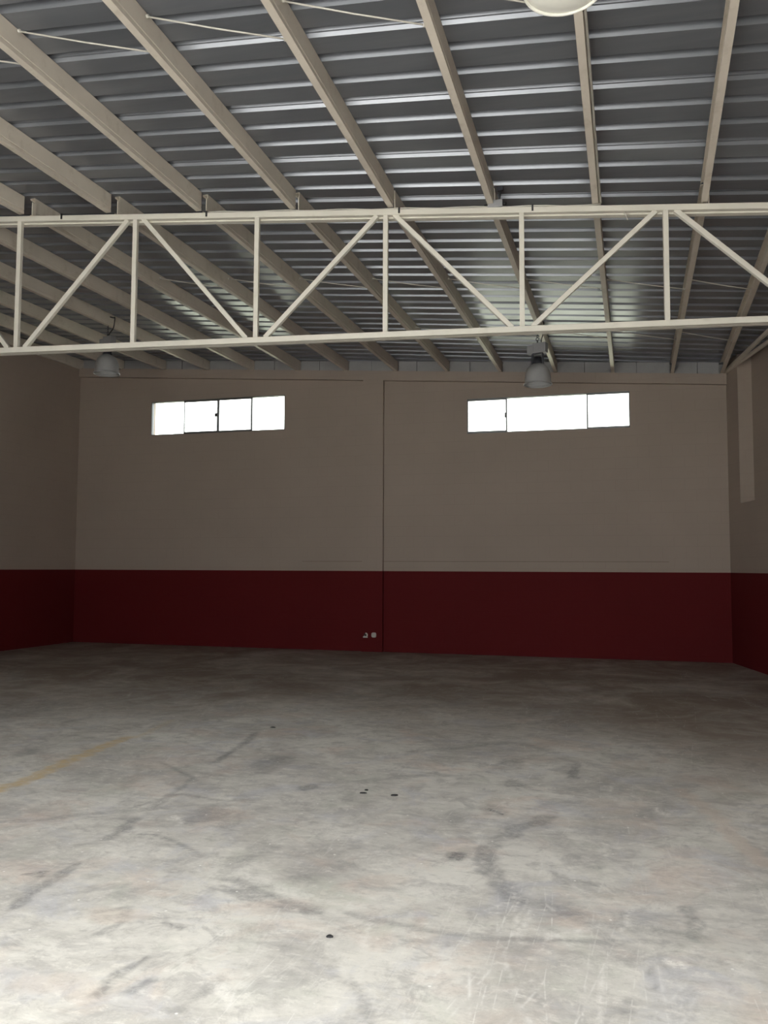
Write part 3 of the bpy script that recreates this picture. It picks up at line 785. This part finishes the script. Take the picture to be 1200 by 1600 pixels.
# ------------------------------------------------------------------ windows
def window(idx, Wn, spans):
    x0, x1, z0, z1 = Wn
    root = empty('window_%d' % idx, bpt((x0+x1)/2, -0.06, z0)); root['kind'] = 'structure'
    inv = Matrix.Translation(-root.location)
    def part(mb_, name, mat, parent=None):
        o = mb_.build(name, mat, parent or root)
        if parent is None: o.matrix_parent_inverse = inv
        return o
    def wbox(mb_, xa, xb_, za, zb, o0, o1):
        q = [bpt(xa, o0, 0), bpt(xb_, o0, 0), bpt(xb_, o1, 0), bpt(xa, o1, 0)]
        mb_.hexa([(p[0], p[1], za) for p in q], [(p[0], p[1], zb) for p in q])
    f = 0.014
    m = MB()
    wbox(m, x0, x1, z0, z0+f, -0.004, -0.09); wbox(m, x0, x1, z1-f, z1, -0.004, -0.09)
    wbox(m, x0, x0+f, z0+f, z1-f, -0.004, -0.09); wbox(m, x1-f, x1, z0+f, z1-f, -0.004, -0.09)
    part(m, 'window_frame', M_FRAME)
    for (xa, xb_, rail, wl, wr, depth) in spans:
        m = MB(); o0, o1 = -0.008-depth, -0.033-depth
        za, zb = z0+f, z1-f
        wbox(m, xa, xb_, za, za+rail, o0, o1); wbox(m, xa, xb_, zb-rail, zb, o0, o1)
        wbox(m, xa, xa+wl, za+rail, zb-rail, o0, o1); wbox(m, xb_-wr, xb_, za+rail, zb-rail, o0, o1)
        s_ = part(m, 'sash', M_FRAME)
        m = MB(); wbox(m, xa+wl, xb_-wr, za+rail, zb-rail, (o0+o1)/2-0.002, (o0+o1)/2+0.002)
        gl = m.build('pane', M_GLASS, s_)
        gl.matrix_parent_inverse = s_.matrix_parent_inverse.copy()
        gl.matrix_parent_inverse = Matrix.Identity(4)
    return root, part, wbox
r1, part1, wbox1 = window(1, W1, [(-9.745, -8.985, .004, .006, .016, 0.03), (-8.99, -8.205, .030, .010, .022, 0.0), (-8.200, -7.455, .026, .022, .010, 0.0), (-7.46, -6.72, .004, .016, .006, 0.03)])
m = MB(); wbox1(m, -8.265, -8.205, 4.72, 4.79, 0.012, -0.012); part1(m, 'window_latch', M_FRAME)
r2, part2, wbox2 = window(2, W2, [(-2.975, -2.235, .028, .006, .022, 0.0), (-2.245, -0.765, .004, .016, .016, 0.03), (-0.770, -0.03, .022, .018, .006, 0.0)])
m = MB(); wbox2(m, -2.275, -2.245, 4.43, 4.52, 0.012, -0.012); part2(m, 'window_latch', M_FRAME)

# ------------------------------------------------------------------ pendant high-bay lamps
def lamp(cx, cy, zrim, R0, label, zhook, lens=False, loop=False, body=True):
    root = empty('pendant_lamp', (cx, cy, zrim)); tag(root, label, 'lamp', 'bell shaped pendant lamps')
    h = R0*1.55
    pr = [(R0*0.975, 0.012), (R0*0.965, h*0.10), (R0*0.955, h*0.25), (R0*0.935, h*0.42), (R0*0.89, h*0.57), (R0*0.81, h*0.71), (R0*0.69, h*0.83), (R0*0.54, h*0.93), (R0*0.40, h*0.985), (R0*0.34, h*1.0)]
    m = MB(); inner = [(r-0.005, z-0.001) for r, z in pr][::-1]
    m.lathe(pr+inner, 64, ripple=0.012, closed=True)
    m.build('dome', M_PRISM, root)
    m = MB(); m.lathe([(R0*0.96, 0.016), (R0*1.05, 0.010), (R0*1.055, -0.004), (R0*1.03, -0.012), (R0*0.985, -0.006)], 48, closed=True)
    m.build('rim', M_PRISM if not lens else M_MILK, root)
    # inner bulb holder and bulb seen through the dome
    m = MB(); m.lathe([(0.001, h*0.22), (R0*0.16, h*0.25), (R0*0.24, h*0.38), (R0*0.24, h*0.52), (R0*0.15, h*0.72), (R0*0.12, h*0.95), (0.001, h*0.95)], 20)
    m.build('bulb', M_MILK, root)
    if lens:
        m = MB(); m.lathe([(0.001, -0.026), (R0*0.3, -0.025), (R0*0.6, -0.020), (R0*0.85, -0.012), (R0*0.98, 0.0), (R0*0.98, 0.006), (0.001, 0.006)], 48)
        m.build('lens', M_MILK, root)
    m = MB(); m.lathe([(0.001, h*0.985), (R0*0.37, h*0.985), (R0*0.38, h*1.06), (R0*0.33, h*1.10), (R0*0.28, h*1.32), (0.001, h*1.32)], 28)
    m.build('collar', M_BRACKET, root)
    zt = h*1.34
    m = MB()
    for s_ in (-1, 1):
        m.bar((s_*R0*0.43, 0, h*0.93), (s_*R0*0.40, 0, zt+0.04), 0.014, 0.028)
    m.bar((-R0*0.43, 0, zt+0.045), (R0*0.43, 0, zt+0.045), 0.03, 0.014)
    m.bar((-R0*0.42, 0, h*1.12), (R0*0.42, 0, h*1.12), 0.02, 0.012)
    m.build('bracket', M_BRACKET, root)
    zb = zt+0.055
    m = MB()
    m.box(-R0*0.28, R0*0.72, -0.055, 0.055, zb, zb+0.145)
    m.box(-R0*0.74, -R0*0.28, -0.05, 0.05, zb-0.005, zb+0.115)
    m.box(-R0*0.24, -R0*0.20, -0.058, 0.058, zb, zb+0.15)
    gb = m.build('gear_box', M_GREYMETAL, root)
    bv = gb.modifiers.new('edge', 'BEVEL'); bv.width = 0.006; bv.segments = 2
    zz = zb+0.145; top = zhook-zrim
    m = MB(); m.tube([(0, 0, zz-0.005), (0, 0, zz+0.05)], 0.012, 8)
    # hook ring
    rp = [(0.022*math.cos(a), 0, zz+0.07+0.022*math.sin(a)) for a in [2*math.pi*i/12 for i in range(13)]]
    m.tube(rp, 0.005, 6)
    m.build('hook', M_BRACKET, root)
    # chain links up to the purlin
    z = zz+0.085; i = 0; m = MB()
    while z < top:
        zl = min(0.05, top-z+0.02)
        c_ = [(0.012*math.cos(a), 0, z+zl/2+zl/2*math.sin(a)) for a in [2*math.pi*q/8 for q in range(9)]]
        if i % 2: c_ = [(y_, x_, z_) for x_, y_, z_ in c_]
        m.tube(c_, 0.0035, 5); z += 0.04; i += 1
    m.build('chain', M_BRACKET, root)
    m = MB()
    if loop:
        pts = [(0.02, 0.0, zz), (0.05, 0, zz+0.06), (0.14, 0.0, zz+0.14), (0.17, 0.0, zz+0.30), (0.14, 0.0, min(top+0.10, zz+0.48)), (0.05, 0.0, top+0.13)]
        rr = 0.009
    else:
        pts = [(0.06, 0.0, zz-0.005), (0.065, 0.0, zz+0.06), (0.09, 0.0, zz+0.14), (0.10, 0.0, top+0.01), (0.06, 0, top+0.05)]; rr = 0.007
    sm = []
    for i in range(len(pts)-1):
        p0 = Vector(pts[max(i-1, 0)]); p1 = Vector(pts[i]); p2 = Vector(pts[i+1]); p3 = Vector(pts[min(i+2, len(pts)-1)])
        for q in range(5):
            t_ = q/5
            sm.append(0.5*((2*p1)+(-p0+p2)*t_+(2*p0-5*p1+4*p2-p3)*t_*t_+(-p0+3*p1-3*p2+p3)*t_**3))
    sm.append(Vector(pts[-1]))
    m.tube(sm, rr, 8); m.build('cable', M_DARK, root)
    root.rotation_euler = (0, 0, -0.28)
    return root
lamp(XK(8)-0.03, 12.36, 4.335, 0.200, 'clear ribbed bell lamp with grey gear box hanging above the right window', surf(XK(8), 12.36)+0.01)
lamp(XK(1)-0.03, 11.88, 4.845, 0.205, 'ribbed bell lamp with a curled black cable, over the left end of the left window', surf(XK(1), 11.88)+0.01, loop=True)
lamp(XK(9)-0.01, 4.003, 4.455, 0.190, 'nearest bell lamp, pale milky underside cut off by the top edge of the picture', surf(XK(9), 4.0)+0.01, lens=True)

# ------------------------------------------------------------------ cable run on the truss and along a purlin
bx = tx(-1.275, ztop_c(-1.275), 0.0)
root = empty('junction_box', (bx.x, bx.y, bx.z)); tag(root, 'small grey junction box sitting on the top chord of the truss', 'junction box')
m = MB(); m.box(-0.075, 0.075, -0.07, -0.02, 0.0, 0.075); o = m.build('box_body', M_GREYMETAL, root)
bv = o.modifiers.new('edge', 'BEVEL'); bv.width = 0.006; bv.segments = 2
for s_ in (-1, 1):
    m = MB(); m.tube([(s_*0.075, -0.045, 0.035), (s_*0.11, -0.045, 0.03)], 0.014, 8); m.build('cable_gland', M_DARK, root)
m = MB(); m.tube([(0.04, -0.045, 0.075), (0.045, -0.045, 0.12), (0.05, -0.04, 0.19)], 0.012, 8); m.box(0.02, 0.08, -0.06, -0.02, 0.17, 0.21); m.build('conduit_stub', M_BRACKET, root)
m = MB()
pts = []
for i in range(24):
    x = -4.3+ (XK(9)+0.02+4.3)*i/23
    p = tx(x, ztop_c(x)+0.010+0.006*math.sin(i*1.7), 0.045); pts.append(p)
m.tube(pts, 0.007, 6)
o = m.build('power_cable', M_ROD); tag(o, 'thin pale cable lying along the top chord of the truss', 'cable')
m = MB(); pts = [tx(XK(9)+0.02, ztop_c(XK(9))+0.03, 0.04)]
for i in range(20):
    y = yt(XK(9))-0.12-(yt(XK(9))-0.12-3.9)*i/19
    pts.append(Vector((XK(9)+0.016, y, surf(XK(9), y)+0.05+0.012*math.sin(i*2.1))))
m.tube(pts, 0.011, 6)
o = m.build('power_cable', M_ROD); tag(o, 'pale cable running up the side of the near lamp purlin', 'cable')
m = MB(); p = tx(-0.04, ztop_c(-0.04)-0.075, 0.03)
m.tube([p+Vector((0, 0, 0.01)), p+Vector((0.02, -0.01, -0.03)), p+Vector((0.035, -0.01, -0.075))], 0.005, 6); m.tube([p+Vector((0.015, -0.01, -0.03)), p+Vector((0.05, -0.01, -0.015))], 0.004, 6)
o = m.build('wire_end', M_ROD); tag(o, 'short pale wire end dangling under the top chord right of the fifth post', 'wire')

# ------------------------------------------------------------------ two sockets low on the pilaster
def socket(x, z, label, broken):
    p = bpt(x, 0.08, z); root = empty('wall_socket', p); tag(root, label, 'socket')
    root.rotation_euler = (0, 0, math.atan2(BW.y, BW.x))
    if broken:
        m = MB(); prf = []
        k0 = 0
        # three-quarter ring left of a broken cover plate
        n = 18; r0, r1 = 0.022, 0.045
        angs = [math.radians(-150+ (240)*i/n) for i in range(n+1)]
        for (yy) in (0.0, -0.014):
            for a in angs:
                m.v.append((r1*math.cos(a), yy, r1*math.sin(a))); m.v.append((r0*math.cos(a), yy, r0*math.sin(a)))
        N = 2*(n+1)
        for i in range(n):
            a0 = 2*i
            m.face((a0, a0+1, a0+3, a0+2)); m.face((N+a0, N+a0+2, N+a0+3, N+a0+1))
            m.face((a0, a0+2, N+a0+2, N+a0)); m.face((a0+1, N+a0+1, N+a0+3, a0+3))
        m.face((0, N, N+1, 1)); e = 2*n; m.face((e, e+1, N+e+1, N+e))
        m.build('cover_plate', M_SOCKET, root)
        m = MB(); m.box(-0.048, 0.040, -0.012, 0.0, -0.050, -0.028); m.build('cover_foot', M_SOCKET, root)
        m = MB(); m.box(-0.03, 0.03, -0.008, 0.0, -0.03, 0.03); m.build('socket_insert', M_SOCKET_IN, root)
    else:
        m = MB(); n = 32
        prof = [(0.0005, -0.022), (0.030, -0.022), (0.036, -0.018), (0.044, -0.016), (0.048, -0.008), (0.048, 0.0), (0.0005, 0.0)]
        for (r, d) in prof:
            for q in range(n):
                a = 2*math.pi*q/n; sq = 1.0/max(abs(math.cos(a)), abs(math.sin(a)))
                rr = r*min(sq, 1.13); m.v.append((rr*math.cos(a), d, rr*math.sin(a)))
        for i in range(len(prof)-1):
            for q in range(n):
                w = (q+1) % n; m.face((i*n+q, i*n+w, (i+1)*n+w, (i+1)*n+q))
        m.build('cover_plate', M_SOCKET, root)
        for s_ in (-1, 1):
            m = MB(); m.tube([(s_*0.010, -0.0235, 0.004), (s_*0.010, -0.021, 0.004)], 0.0045, 8); m.build('pin_hole', M_SOCKET_IN, root)
    return root
socket(-4.953, 0.318, 'left socket low on the pilaster, its pale cover broken open', True)
socket(-4.788, 0.322, 'right socket low on the pilaster, whole rounded off white cover', False)

# ------------------------------------------------------------------ scraps lying on the floor
def scrap(x, y, l, w, rot, label, seed):
    r = random.Random(seed); m = MB(); n = 9; k = 0
    ring = []
    for i in range(n):
        a = 2*math.pi*i/n; f = 1+r.uniform(-0.25, 0.25)
        ring.append((l/2*math.cos(a)*f, w/2*math.sin(a)*f))
    for z, s_ in ((0.0005, 1.0), (0.006, 0.92), (0.009, 0.55)):
        for (a, b_) in ring: m.v.append((a*s_, b_*s_, z))
    for j in range(2):
        for i in range(n):
            q = (i+1) % n; m.face((j*n+i, j*n+q, (j+1)*n+q, (j+1)*n+i))
    m.face(range(2*n, 3*n)); m.face(list(range(n))[::-1])
    o = m.build('floor_scrap', M_CHIP, loc=(x, y, 0)); o.rotation_euler = (0, 0, rot)
    tag(o, label, 'scrap')
scrap(-1.64, 5.76, 0.058, 0.022, 0.29, 'longest flat black scrap lying near the middle of the floor', 1)
scrap(-1.87, 5.75, 0.045, 0.018, 0.25, 'front one of two small dark scraps lying close together mid floor', 2)
scrap(-1.87, 5.83, 0.030, 0.018, 0.4, 'rear one of two small dark scraps lying close together mid floor', 3)
scrap(-1.29, 3.51, 0.036, 0.020, 0.2, 'black scrap nearest the viewer, alone on the pale floor', 4)
scrap(-3.49, 7.80, 0.05, 0.025, 0.3, 'farthest black scrap, alone on the darker floor to the left', 5)
